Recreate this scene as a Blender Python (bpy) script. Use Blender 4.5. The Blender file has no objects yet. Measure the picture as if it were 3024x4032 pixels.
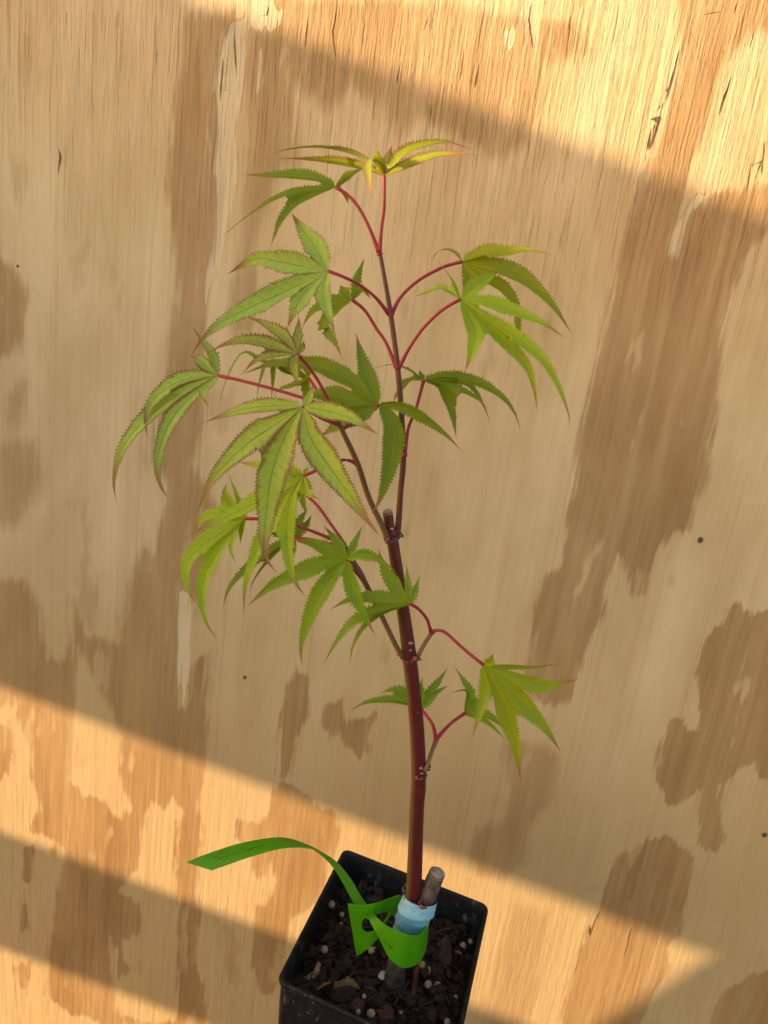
import bpy, bmesh, math, random
import numpy as np
from mathutils import Vector, Matrix, noise

random.seed(7); np.random.seed(7)
scene = bpy.context.scene
COL = scene.collection

# ------------------------------------------------------------------ camera
W_, H_ = 3024, 4032                 # the photograph's pixels
F = 3030.0                          # focal length in those pixels
D = 0.46                            # camera to plywood
CZ = 0.95                           # camera height
def unit(v):
    v = np.array(v, float); return v/np.linalg.norm(v)
dn_c = unit([100-W_/2, 12200-H_/2, F])          # where the wood grain (the vertical) vanishes
up_c = -dn_c
fw_c = np.array([0, 0, 1.0]); fw_c = unit(fw_c-(fw_c@up_c)*up_c)
rt_c = np.cross(dn_c, fw_c)
R3 = np.array([rt_c, fw_c, up_c])               # camera (right, down, forward) -> world
CAM = np.array([0, -D, CZ])
cam_d = bpy.data.cameras.new('camera'); cam = bpy.data.objects.new('camera', cam_d); COL.objects.link(cam)
xr, yu, zb = R3@[1, 0, 0], R3@[0, -1, 0], R3@[0, 0, -1]
M = Matrix(((xr[0], yu[0], zb[0], CAM[0]), (xr[1], yu[1], zb[1], CAM[1]), (xr[2], yu[2], zb[2], CAM[2]), (0, 0, 0, 1)))
cam.matrix_world = M
cam_d.sensor_fit = 'VERTICAL'; cam_d.sensor_height = 36.0; cam_d.sensor_width = 27.0
cam_d.lens = 36.0*F/H_
cam_d.clip_start = 0.01; cam_d.clip_end = 100
cam_d.dof.use_dof = True; cam_d.dof.focus_distance = 0.335; cam_d.dof.aperture_fstop = 16.0
scene.camera = cam
scene.render.resolution_x = 768; scene.render.resolution_y = 1024

# ------------------------------------------------------------------ light
SA, SB = 2.80, 0.135                 # sun ray: per metre towards the wall it moves SA right and SB down
sdir = Vector((SA, 1.0, -SB)).normalized()
elev = math.asin(-sdir.z); rot = math.atan2(-sdir.x, -sdir.y)
world = bpy.data.worlds.new('World'); scene.world = world; world.use_nodes = True
wn = world.node_tree.nodes; wl = world.node_tree.links
bg = wn['Background']; sky = wn.new('ShaderNodeTexSky'); sky.sky_type = 'NISHITA'; sky.sun_disc = False
sky.sun_elevation = max(elev, math.radians(4)); sky.sun_rotation = rot; sky.air_density = 1.0; sky.dust_density = 1.5
wl.new(sky.outputs[0], bg.inputs[0]); bg.inputs[1].default_value = 0.15
sun_d = bpy.data.lights.new('sun', 'SUN'); sun_d.energy = 2.3; sun_d.angle = math.radians(0.55); sun_d.color = (1.0, 0.73, 0.41)
sun = bpy.data.objects.new('sun', sun_d); COL.objects.link(sun)
sun.rotation_euler = sdir.to_track_quat('-Z', 'Y').to_euler(); sun.location = (-3, -1.5, 1.6)
vs = scene.view_settings; vs.view_transform = 'Standard'; vs.look = 'None'; vs.exposure = 2.35; vs.gamma = 1.0; vs.use_curve_mapping = False

# ------------------------------------------------------------------ helpers
FWD0 = 0.297                        # the sapling stands this far in front of the camera
def ray(px, py): return R3@np.array([px-W_/2, py-H_/2, F])
def at(px, py, d=0.0):
    """point seen at a pixel, d cm behind the sapling's own plane (parallel to the wall)"""
    r = ray(px, py); return Vector(CAM+r*((FWD0+d/100)/r[1]))
def onz(px, py, z):
    r = ray(px, py); return Vector(CAM+r*((z-CZ)/r[2]))
def onwall(px, py):
    r = ray(px, py); p = CAM+r*(D/r[1]); return p[0], p[2]
def pxm(p):                          # metres per photo pixel at a point
    v = R3.T@(np.array(p)-CAM); return v[2]/F

def tag(o, label=None, cat=None, group=None, kind=None):
    if label: o['label'] = label
    if cat: o['category'] = cat
    if group: o['group'] = group
    if kind: o['kind'] = kind
    return o
def empty(name, loc=(0, 0, 0)):
    o = bpy.data.objects.new(name, None); COL.objects.link(o); o.location = loc; o.empty_display_size = 0.02; return o
def mesh_obj(name, verts, faces, mat, parent=None, smooth=True):
    me = bpy.data.meshes.new(name); me.from_pydata([tuple(v) for v in verts], [], faces); me.update()
    if smooth: me.polygons.foreach_set('use_smooth', [True]*len(me.polygons))
    o = bpy.data.objects.new(name, me); COL.objects.link(o)
    if mat: me.materials.append(mat)
    if parent is not None:
        o.parent = parent; o.matrix_parent_inverse = Matrix.Translation(parent.location).inverted() if parent.parent is None else Matrix()
    return o
def set_attr(o, name, kind, data):
    a = o.data.attributes.new(name, kind, 'POINT')
    a.data.foreach_set('value' if kind == 'FLOAT' else 'vector', np.array(data, np.float32).ravel())
def crom(P, n):
    """Catmull-Rom through rows of P -> n samples even in arc length"""
    P = np.array(P, float)
    if len(P) == 2: P = np.array([P[0], (P[0]+P[1])/2, P[1]])
    Q = np.vstack([2*P[0]-P[1], P, 2*P[-1]-P[-2]]); out = []
    for i in range(1, len(Q)-2):
        p0, p1, p2, p3 = Q[i-1:i+3]
        for t in np.linspace(0, 1, 14, endpoint=False):
            out.append(.5*((2*p1)+(-p0+p2)*t+(2*p0-5*p1+4*p2-p3)*t*t+(-p0+3*p1-3*p2+p3)*t**3))
    out.append(P[-1]); out = np.array(out)
    s = np.r_[0, np.cumsum(np.linalg.norm(np.diff(out[:, :3], axis=0), axis=1))]
    u = np.linspace(0, s[-1], n)
    return np.stack([np.interp(u, s, out[:, k]) for k in range(out.shape[1])], 1), s[-1]
def tube_geo(P, rad, n=24, sides=10, flat=None, lump=0.0, cap=True):
    """P 3D control points with radii -> verts, faces, side attribute"""
    S, L = crom(np.c_[np.array([tuple(p) for p in P]), np.array(rad)], n)
    C, r = S[:, :3], S[:, 3]
    T = np.gradient(C, axis=0); T /= np.linalg.norm(T, axis=1)[:, None]
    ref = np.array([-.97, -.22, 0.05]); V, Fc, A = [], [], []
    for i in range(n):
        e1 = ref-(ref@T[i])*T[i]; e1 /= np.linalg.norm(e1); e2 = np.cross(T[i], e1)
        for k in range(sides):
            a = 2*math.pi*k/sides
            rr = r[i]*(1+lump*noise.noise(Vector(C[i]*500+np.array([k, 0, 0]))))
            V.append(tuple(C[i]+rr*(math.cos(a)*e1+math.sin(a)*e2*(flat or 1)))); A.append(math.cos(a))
    for i in range(n-1):
        for k in range(sides):
            a, b = i*sides+k, i*sides+(k+1) % sides
            Fc.append((a, b, b+sides, a+sides))
    if cap:
        Fc.append(tuple(range(sides))[::-1]); Fc.append(tuple((n-1)*sides+k for k in range(sides)))
    return V, Fc, A
def tube(name, P, rad, mat, parent, **kw):
    V, Fc, A = tube_geo(P, rad, **kw); o = mesh_obj(name, V, Fc, mat, parent); set_attr(o, 'side', 'FLOAT', A); return o
def blob_geo(c, sx, sy, sz, seed, amp=.25, sub=2, rotm=None):
    bm = bmesh.new(); bmesh.ops.create_icosphere(bm, subdivisions=sub, radius=1.0)
    V = []
    for v in bm.verts:
        p = v.co*(1+amp*noise.noise(v.co*1.7+Vector((seed*3.1, seed*1.7, 0))))
        p = Vector((p.x*sx, p.y*sy, p.z*sz))
        if rotm: p = rotm@p
        V.append(p+Vector(c))
    Fc = [tuple(v.index for v in f.verts) for f in bm.faces]; bm.free(); return V, Fc

# node helper
class NT:
    def __init__(s, name):
        s.m = bpy.data.materials.new(name); s.m.use_nodes = True; s.t = s.m.node_tree; s.t.nodes.clear()
        s.out = s.n('ShaderNodeOutputMaterial')
    def n(s, t, **kw):
        x = s.t.nodes.new(t)
        for k, v in kw.items(): setattr(x, k, v)
        return x
    def put(s, sock, v):
        if isinstance(v, bpy.types.NodeSocket): s.t.links.new(v, sock)
        elif v is not None:
            if isinstance(v, (tuple, list)) and len(v) == 3 and sock.type == 'RGBA': v = (*v, 1)
            sock.default_value = v
    def math(s, op, a, b=None, c=None, clamp=False):
        x = s.n('ShaderNodeMath', operation=op, use_clamp=clamp)
        for i, v in enumerate((a, b, c)): s.put(x.inputs[i], v)
        return x.outputs[0]
    def mix(s, f, a, b, blend='MIX'):
        x = s.n('ShaderNodeMix', data_type='RGBA', blend_type=blend); s.put(x.inputs[0], f); s.put(x.inputs[6], a); s.put(x.inputs[7], b); return x.outputs[2]
    def ramp(s, v, lo, hi):
        x = s.n('ShaderNodeMapRange', interpolation_type='SMOOTHSTEP'); s.put(x.inputs[0], v); s.put(x.inputs[1], lo); s.put(x.inputs[2], hi); return x.outputs[0]
    def noise(s, vec, scale, detail=3, rough=.55, dist=0):
        x = s.n('ShaderNodeTexNoise'); s.put(x.inputs['Vector'], vec); s.put(x.inputs['Scale'], scale); s.put(x.inputs['Detail'], detail); s.put(x.inputs['Roughness'], rough); s.put(x.inputs['Distortion'], dist); return x.outputs[0]
    def mapv(s, vec, scale, loc=(0, 0, 0)):
        x = s.n('ShaderNodeMapping'); s.put(x.inputs[0], vec); x.inputs[3].default_value = scale; x.inputs[1].default_value = loc; return x.outputs[0]
    def attr(s, name):
        return s.n('ShaderNodeAttribute', attribute_name=name)
    def coord(s, k='Object'): return s.n('ShaderNodeTexCoord').outputs[k]
    def bump(s, h, strength, dist=.001, normal=None):
        x = s.n('ShaderNodeBump'); s.put(x.inputs['Strength'], strength); s.put(x.inputs['Distance'], dist); s.put(x.inputs['Height'], h)
        if normal is not None: s.put(x.inputs['Normal'], normal)
        return x.outputs[0]
    def bsdf(s, col, rough=.6, normal=None, spec=.4, **kw):
        x = s.n('ShaderNodeBsdfPrincipled'); s.put(x.inputs['Base Color'], col); s.put(x.inputs['Roughness'], rough); s.put(x.inputs['Specular IOR Level'], spec)
        if normal is not None: s.put(x.inputs['Normal'], normal)
        for k, v in kw.items(): s.put(x.inputs[k.replace('_', ' ')], v)
        return x.outputs[0]
    def done(s, sh): s.t.links.new(sh, s.out.inputs[0]); return s.m

# ------------------------------------------------------------------ materials
def mat_plywood():
    m = NT('plywood'); co = m.coord()
    sd = m.attr('patch').outputs['Fac']; ck = m.attr('crack'); cs = m.n('ShaderNodeSeparateXYZ'); m.put(cs.inputs[0], ck.outputs['Vector']); wx = m.attr('wear').outputs['Fac']
    g1 = m.mapv(co, (1, 1, .022)); g2 = m.mapv(co, (1, 1, .012), (3, 0, 1))
    warp = m.noise(m.mapv(co, (1, 1, .16)), 260, 4, .65)
    warp3 = m.noise(m.mapv(co, (1, 1, .05), (9, 0, 1)), 330, 3, .6)
    warp2 = m.noise(m.mapv(co, (1, 1, .4)), 60, 4, .6)
    f = m.math('ADD', sd, m.math('MULTIPLY', m.math('SUBTRACT', warp, .5), .008))
    f = m.math('ADD', f, m.math('MULTIPLY', m.math('SUBTRACT', warp2, .5), .011))
    f = m.math('ADD', f, m.math('MULTIPLY', m.math('SUBTRACT', warp3, .5), .015))
    sw = m.math('ADD', .0010, m.math('MULTIPLY', m.math('SUBTRACT', 1, cs.outputs[2]), .013))
    mask = m.math('MULTIPLY', m.ramp(f, m.math('MULTIPLY', sw, -1), sw), cs.outputs[2])
    # small islands everywhere
    isl = m.noise(m.mapv(co, (1, 1, .3), (7, 0, 2)), 34, 4, .6)
    mask = m.math('MAXIMUM', mask, m.math('MULTIPLY', m.ramp(isl, .60, .68), .35))
    hole = m.noise(m.mapv(co, (1, 1, .22), (1, 0, 9)), 55, 3, .6)
    mask = m.math('MULTIPLY', mask, m.math('SUBTRACT', 1, m.math('MULTIPLY', m.ramp(hole, .60, .66), .6)))
    cwn = m.noise(m.mapv(co, (1, 1, .12), (2, 0, 3)), 500, 3, .6)
    crack = m.math('MULTIPLY', m.ramp(m.math('ABSOLUTE', m.math('ADD', cs.outputs[0], m.math('MULTIPLY', m.math('SUBTRACT', cwn, .5), .0022))), cs.outputs[1], m.math('MULTIPLY', cs.outputs[1], .25)), m.ramp(cs.outputs[1], .0001, .0005))
    inner = m.noise(m.mapv(co, (1, 1, .05), (6, 0, 6)), 150, 4, .65)
    mask = m.math('MULTIPLY', mask, m.math('ADD', .74, m.math('MULTIPLY', m.ramp(inner, .32, .62), .26)))
    fine = m.noise(g1, 420, 5, .7); broad = m.noise(g2, 90, 3, .6); mott = m.noise(m.mapv(co, (1, 1, .35)), 22, 4, .6)
    pale = m.mix(m.ramp(mott, .3, .7), (.56, .395, .22), (.70, .53, .335))
    pale = m.mix(m.math('MULTIPLY', m.ramp(broad, .45, .75), .32), pale, (.48, .29, .14))
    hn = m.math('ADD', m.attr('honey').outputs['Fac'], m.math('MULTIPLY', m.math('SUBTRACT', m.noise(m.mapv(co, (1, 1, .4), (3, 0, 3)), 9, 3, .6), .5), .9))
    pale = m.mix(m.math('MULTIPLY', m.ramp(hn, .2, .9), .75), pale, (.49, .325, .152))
    dark = m.mix(m.ramp(mott, .3, .7), (.295, .158, .06), (.40, .232, .10))
    dark = m.mix(m.math('MULTIPLY', m.ramp(broad, .5, .75), .4), dark, (.25, .125, .05))
    col = m.mix(mask, pale, dark)
    tf = m.math('ADD', m.attr('torn').outputs['Fac'], m.math('ADD', m.math('MULTIPLY', m.math('SUBTRACT', warp3, .5), .010), m.math('MULTIPLY', m.math('SUBTRACT', warp, .5), .004)))
    tm = m.ramp(tf, -.0008, .0008)
    col = m.mix(m.math('MULTIPLY', tm, .55), col, (.76, .63, .45))
    lines = m.noise(m.mapv(co, (1, 1, .006), (0, 0, 4)), 330, 2, .5)
    col = m.mix(m.math('MULTIPLY', m.ramp(lines, .62, .72), .20), col, (.22, .115, .045))
    col = m.mix(m.math('MULTIPLY', m.ramp(fine, .5, .74), .15), col, (.24, .13, .05))
    col = m.mix(m.math('MULTIPLY', m.ramp(fine, .5, .24), .20), col, (.74, .57, .35))
    # scuffs of grey pencil and dirt
    sc = m.noise(m.mapv(co, (1, 1, .5), (4, 0, 6)), 28, 6, .75)
    col = m.mix(m.math('MULTIPLY', m.ramp(sc, .66, .72), .35), col, (.25, .24, .24))
    col = m.mix(m.math('MULTIPLY', crack, .85), col, (.09, .04, .015))
    # relief
    rg = m.noise(m.mapv(co, (1, 1, .022), (2, 0, 5)), 300, 4, .62)
    rg2 = m.noise(m.mapv(co, (1, 1, .085), (5, 0, 8)), 210, 5, .72)
    rg3 = m.noise(m.mapv(co, (1, 1, .035), (8, 0, 3)), 480, 4, .7)
    tear = m.ramp(rg3, .56, .66)
    col = m.mix(m.math('MULTIPLY', m.math('MULTIPLY', tear, wx), .18), col, (.17, .09, .04))
    h = m.math('ADD', m.math('MULTIPLY', rg, .45), m.math('MULTIPLY', rg2, 1.5))
    h = m.math('ADD', m.math('MULTIPLY', h, m.math('ADD', .11, m.math('MULTIPLY', wx, 1.15))), m.math('MULTIPLY', fine, .12))
    h = m.math('SUBTRACT', h, m.math('MULTIPLY', m.math('MULTIPLY', tear, wx), .75))
    h = m.math('SUBTRACT', h, m.math('MULTIPLY', tm, .35))
    h = m.math('SUBTRACT', h, m.math('MULTIPLY', crack, 2.2))
    nrm = m.bump(h, .9, .0014)
    return m.done(m.bsdf(col, .62, nrm, .25))
def mat_leaf():
    m = NT('maple_leaf'); lc = m.attr('leaf_co'); sep = m.n('ShaderNodeSeparateXYZ'); m.put(sep.inputs[0], lc.outputs['Vector'])
    u, v, s = sep.outputs; av = m.math('ABSOLUTE', v); oi = m.n('ShaderNodeObjectInfo'); co = m.coord()
    base = oi.outputs['Color']; red = oi.outputs['Alpha']
    n1 = m.noise(co, 90, 4, .6); n2 = m.noise(co, 700, 4, .6)
    col = m.mix(m.math('MULTIPLY', m.ramp(n1, .35, .7), .25), base, (.24, .29, .02))
    col = m.mix(m.math('MULTIPLY', m.ramp(n2, .4, .75), .14), col, (.06, .11, .01))
    # side veins: run forward from the midrib
    ph = m.math('FRACT', m.math('ADD', m.math('MULTIPLY', m.math('SUBTRACT', s, m.math('MULTIPLY', av, .0042)), 260.0), m.math('MULTIPLY', n1, .35)))
    dv = m.math('ABSOLUTE', m.math('SUBTRACT', ph, .5))
    vein = m.math('MULTIPLY', m.ramp(dv, .10, .02), m.ramp(av, .95, .5))
    mid = m.ramp(av, .07, .02)
    col = m.mix(m.math('MULTIPLY', vein, .28), col, (.20, .26, .07))
    vc = m.mix(m.math('MINIMUM', m.math('MULTIPLY', red, 1.2), 1.0), (.24, .27, .07), (.24, .14, .045))
    col = m.mix(m.math('MULTIPLY', mid, .7), col, vc)
    edge = m.math('ADD', av, m.math('MULTIPLY', m.math('SUBTRACT', n2, .5), .55))
    edge = m.math('ADD', edge, m.math('MULTIPLY', m.math('SUBTRACT', red, .4), .55))
    col = m.mix(m.math('MULTIPLY', m.ramp(edge, .80, 1.10), .85), col, (.20, .055, .042))
    tip = m.ramp(m.math('ADD', u, m.math('MULTIPLY', red, .16)), .76, 1.0)
    col = m.mix(m.math('MULTIPLY', tip, .85), col, (.36, .10, .065))
    h = m.math('SUBTRACT', m.math('MULTIPLY', n2, .25), m.math('ADD', m.math('MULTIPLY', vein, .5), mid))
    nr = m.bump(h, .5, .0004)
    geo = m.n('ShaderNodeNewGeometry')
    back = m.mix(.35, col, (.22, .27, .09)); col = m.mix(geo.outputs['Backfacing'], col, back)
    p = m.bsdf(col, .46, nr, .30)
    tr = m.n('ShaderNodeBsdfTranslucent'); m.put(tr.inputs[0], m.mix(.5, col, (.33, .41, .010))); m.put(tr.inputs['Normal'], nr)
    mx = m.n('ShaderNodeMixShader'); mx.inputs[0].default_value = .34; m.put(mx.inputs[1], p); m.put(mx.inputs[2], tr.outputs[0])
    return m.done(mx.outputs[0])
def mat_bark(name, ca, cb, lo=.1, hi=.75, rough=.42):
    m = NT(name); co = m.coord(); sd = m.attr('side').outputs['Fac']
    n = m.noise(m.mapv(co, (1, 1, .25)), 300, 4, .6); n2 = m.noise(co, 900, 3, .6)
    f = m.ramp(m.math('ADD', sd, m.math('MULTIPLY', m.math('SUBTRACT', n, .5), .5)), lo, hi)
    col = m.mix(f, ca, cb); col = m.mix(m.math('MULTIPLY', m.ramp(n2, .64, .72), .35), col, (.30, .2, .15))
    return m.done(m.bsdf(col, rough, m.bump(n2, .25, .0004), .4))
def mat_simple(name, c1, c2, scale=200, rough=.6, bump=.3, spec=.35, stretch=(1, 1, 1), dist=.0006):
    m = NT(name); co = m.mapv(m.coord(), stretch); n = m.noise(co, scale, 5, .65)
    return m.done(m.bsdf(m.mix(m.ramp(n, .3, .7), c1, c2), rough, m.bump(n, bump, dist), spec))
def mat_tag():
    m = NT('green_plastic'); n = m.noise(m.coord(), 60, 3)
    col = m.mix(m.ramp(n, .3, .7), (.085, .35, .003), (.105, .40, .005))
    p = m.bsdf(col, .42, None, .4); tr = m.n('ShaderNodeBsdfTranslucent'); m.put(tr.inputs[0], (.26, .60, .008, 1))
    mx = m.n('ShaderNodeMixShader'); mx.inputs[0].default_value = .4; m.put(mx.inputs[1], p); m.put(mx.inputs[2], tr.outputs[0]); return m.done(mx.outputs[0])
def mat_pot():
    m = NT('black_plastic'); co = m.coord(); n = m.noise(co, 260, 5, .7); sc = m.noise(m.mapv(co, (1, 1, .5)), 150, 6, .8); big = m.noise(co, 30, 3)
    col = m.mix(m.ramp(n, .3, .8), (.005, .005, .006), (.017, .016, .019))
    scuff = m.math('MULTIPLY', m.ramp(sc, .56, .68), m.ramp(big, .42, .58))
    col = m.mix(m.math('MULTIPLY', scuff, .55), col, (.28, .28, .3))
    return m.done(m.bsdf(col, .5, m.bump(n, .25, .0004), .2))

PLY = mat_plywood(); LEAF = mat_leaf()
BARK = mat_bark('maroon_bark', (.09, .008, .010), (.135, .085, .022), .42, 1.05)
BRANCH = mat_bark('young_bark', (.13, .045, .022), (.20, .12, .03), -.2, .8)
LEADER = mat_bark('leader_bark', (.115, .026, .024), (.19, .075, .042), .1, .9)
PETI = mat_bark('red_petiole', (.29, .010, .034), (.36, .03, .05), .2, 1.0, .5)
TWIG = mat_simple('brown_twig', (.16, .075, .03), (.24, .12, .055), 500)
CUT = mat_simple('cut_wood', (.22, .17, .13), (.38, .30, .23), 500, .8)
STUBM = mat_simple('grey_bark', (.05, .034, .03), (.15, .11, .095), 260, .75, .6)
ROOTM = mat_simple('old_bark', (.025, .017, .014), (.085, .06, .05), 300, .85, .8)
SCALE = mat_simple('bud_scale', (.06, .03, .022), (.20, .11, .075), 900, .8, .6)
BUD = mat_simple('red_bud', (.30, .03, .03), (.42, .08, .06), 800, .5)
TAPES = [mat_simple('blue_tape', c1, c2, 160, .36, .5, .5, (1, 1, 2.5), .0015) for c1, c2 in (((.06, .24, .34), (.12, .34, .45)), ((.13, .36, .53), (.22, .46, .62)), ((.20, .45, .66), (.31, .56, .75)))]  # lowest turn first: darker from thinner layers and from shade painted into the blue
TAG = mat_tag(); POT = mat_pot()
INK = mat_simple('pencil', (.02, .03, .015), (.03, .045, .02), 500, .6)
SOIL = mat_simple('dark_soil', (.004, .0025, .0017), (.022, .012, .008), 420, .9, 1.0, .2, (1, 1, 1), .003)
CRUMB = mat_simple('soil_crumb', (.005, .0028, .002), (.036, .017, .010), 160, .85, .7)
FIBRE = mat_simple('root_fibre', (.03, .018, .013), (.085, .05, .034), 300, .8)
PRILL = mat_simple('fertilizer_coating', (.27, .19, .11), (.36, .27, .165), 300, .45, .15)
PERL = mat_simple('perlite', (.30, .29, .28), (.48, .47, .45), 400, .8, .5)
CHIPS = [mat_simple('tan_bark', (.10, .06, .028), (.20, .125, .062), 260, .85, .9),
         mat_simple('brown_bark', (.016, .010, .008), (.05, .028, .021), 260, .8, .8),
         mat_simple('red_bark', (.035, .012, .007), (.10, .036, .02), 300, .8, .8),
         mat_simple('pale_bark', (.12, .08, .05), (.30, .22, .14), 300, .85, .9),
         mat_simple('orange_stick', (.17, .06, .02), (.27, .11, .045), 400, .8, .6, .3, (1, 1, .3))]
GROUND = mat_simple('ground_dirt', (.16, .12, .085), (.24, .19, .14), 30, .9, .6)
TIMBER = mat_simple('old_timber', (.20, .14, .085), (.30, .22, .14), 80, .8, .5, .3, (1, 1, .1))

# ------------------------------------------------------------------ setting: ground, plywood wall
V = [(-4, -4, 0), (4, -4, 0), (4, 2, 0), (-4, 2, 0)]
tag(mesh_obj('ground', V, [(0, 1, 2, 3)], GROUND, smooth=False), kind='structure')

DARK = [  # brown heartwood figure of the veneer, outlined on the photograph
 [(720,60),(930,40),(915,220),(860,370),(860,600),(884,770),(840,1090),(805,1260),(820,1390),(800,1640),(765,1820),(850,2000),(870,2150),(840,2240),(765,2370),(710,2280),(655,2370),(600,2190),(655,1930),(600,1820),(630,1640),(655,1420),(692,1166),(683,950),(656,730)],
 [(960,60),(1130,170),(1170,420),(1180,640),(1080,700),(1000,1000),(1010,1300),(930,1330),(905,1240),(950,1000),(985,700),(975,380)],
 [(1020,-40),(2500,-40),(2370,60),(2330,200),(2150,260),(2120,420),(2080,560),(1960,640),(1800,520),(1650,470),(1560,560),(1480,420),(1390,330),(1280,440),(1160,330),(1060,170)],
 [(2699,122),(2659,339),(2577,596),(2537,677),(2489,847),(2442,1016),(2395,1219),(2374,1287),(2347,1396),(2272,1716),(2266,1906),(2228,2033),(2215,2223),(2152,2267),(2108,2387),(2095,2571),(2063,2729),(2140,2780),(2240,2760),(2304,2603),(2329,2508),(2380,2413),(2367,2337),(2405,2255),(2443,2198),(2494,2362),(2538,2337),(2544,2255),(2601,2147),(2665,2096),(2715,2084),(2741,1970),(2785,1875),(2823,1622),(2842,1400),(2848,1287),(2882,1152),(2937,1016),(3060,880),(3060,720),(2882,745),(2767,779),(2690,850),(2670,1010),(2640,1010),(2655,900),(2706,732),(2720,644),(2767,576),(2801,407),(2835,271),(2903,88),(2916,-40),(2869,-40),(2790,60)],
 [(2905,2368),(2960,2420),(3060,2390),(3060,3080),(2990,3060),(2980,3000),(2940,3010),(2800,2990),(2760,2900),(2750,2750),(2755,2550),(2800,2490),(2850,2460),(2870,2390)],
 [(2620,2830),(2690,2840),(2780,2920),(2930,3010),(2850,3090),(2840,3250),(2855,3300),(2820,3370),(2750,3320),(2745,3200),(2760,3110),(2700,3150),(2640,3170),(2600,3120),(2570,3050),(2580,2960),(2610,2890)],
 [(2544,3301),(2632,3295),(2700,3342),(2733,3389),(2706,3477),(2713,3545),(2686,3681),(2632,3728),(2640,3800),(2560,3950),(2500,4090),(2195,4090),(2232,3884),(2306,3681),(2361,3579),(2375,3511),(2400,3430),(2440,3380),(2490,3340)],
 [(3060,3810),(2950,3843),(2896,3870),(2842,3911),(2801,3965),(2787,4090),(3060,4090)],
 [(1985,2935),(2130,2920),(2200,2990),(2190,3150),(2130,3200),(2080,3260),(2060,3400),(2000,3460),(1880,3440),(1850,3340),(1880,3270),(1990,3230),(2010,3100)],
 [(702,3236),(687,3432),(694,3540),(687,3670),(702,3830),(716,4080),(803,4080),(803,3887),(767,3793),(788,3612),(767,3504),(796,3287),(767,3179)],
 [(268,3290),(362,3310),(520,3370),(499,3461),(463,3511),(528,3540),(557,3598),(550,3656),(499,3707),(492,3772),(521,3822),(470,3851),(448,3728),(427,3685),(441,3830),(463,4080),(170,4080),(195,3757),(217,3540),(239,3468)],
 [(80,2723),(290,2800),(282,3070),(325,3135),(405,3150),(463,3236),(506,3179),(477,3034),(492,2911),(600,2911),(810,3005),(781,3179),(803,3287),(694,3150),(651,3200),(600,3150),(579,3229),(557,3309),(535,3432),(362,3396),(275,3360),(239,3323),(108,3265),(166,3179),(116,3070),(108,2925),(65,2817)],
 [(29,2580),(290,2600),(290,2900),(180,2860),(70,2780)],
 [(470,2590),(680,2560),(700,2700),(709,2788),(745,2781),(745,2600),(825,2560),(805,3080),(499,2980),(477,2672)],
 [(1166,2625),(1225,2680),(1217,2807),(1166,2916),(1150,3062),(1094,3062),(1103,2844),(1121,2698)],
 [(1349,2844),(1486,2807),(1458,2935),(1422,2990),(1358,2935)], [(1276,2770),(1340,2752),(1349,2844),(1312,2916),(1267,2844)],
 [(933,3229),(1027,3251),(1070,3150),(1099,3063),(1210,3135),(1330,3260),(1250,3560),(1100,3640),(1070,3613),(1041,3576),(1085,3468),(1063,3367),(1041,3453),(1005,3461),(984,3396),(962,3323),(926,3294)],
 [(1000,3560),(1140,3560),(1128,3692),(1085,3902),(1041,3916),(1012,3865),(990,3757)],
 [(0-40,2282),(88,2282),(153,2400),(176,2517),(194,2635),(235,2800),(-40,2760)],
 [(282,2340),(312,2429),(329,2500),(470,2529),(512,2317),(559,2164),(694,2217),(700,2400),(688,2635),(700,2800),(488,2880),(306,2546),(282,2800),(235,2635),(276,2488)],
 [(-40,1021),(40,1034),(86,1100),(109,1160),(93,1260),(66,1392),(-40,1420)],
 [(65,1500),(95,1510),(90,1640),(60,1690),(30,1640),(35,1560)], [(-40,1750),(150,1730),(175,1850),(150,1950),(60,2060),(-40,2090)],
 [(70,640),(110,650),(105,740),(75,790),(60,720)],
 [(1150,3260),(1250,3180),(1330,3200),(1320,3300),(1250,3330)], [(2020,3560),(2150,3600),(2130,3900),(2050,4080),(1900,4080),(1960,3800)],
 [(40,3940),(110,3900),(150,3990),(150,4090),(30,4090)],[(60,3810),(120,3780),(130,3830),(100,3900),(70,3860)],[(90,3350),(125,3340),(120,3460),(95,3470)],[(90,3560),(115,3550),(118,3660),(80,3670)],[(10,2860),(45,2830),(60,2960),(30,3060),(-40,3080),(-40,2880)],[(190,3340),(230,3330),(215,3400)],
 [(1700,1850),(1760,1840),(1750,2200),(1700,2250),(1680,2050)],
]
STR = {0: .78, 1: .68, 2: .7, 3: .85, 8: .68, 12: .8, 13: .85, 19: .75, 20: .78, 21: .8, 22: .6, 23: .6, 24: .6, 26: .5, 33: .35}
TORN = [[(862,200),(905,95),(955,80),(965,240),(940,420),(925,560),(935,700),(905,860),(870,1010),(800,1190),(815,1090),(845,960),(850,720),(862,560),(848,360)],[(990,-40),(1070,-40),(1060,20),(1112,40),(1100,100),(1020,125),(975,110)],[(1010,200),(1040,190),(1035,330),(1005,400)],[(1985,120),(2025,110),(2030,160),(2000,200)],[(2745,770),(2790,760),(2700,850),(2660,1005),(2640,1000),(2660,880)],[(2060,0),(2120,-40),(2115,120),(2095,200),(2070,100)],[(700,2320),(745,2330),(748,2600),(725,2780),(705,2700)]]
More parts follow.
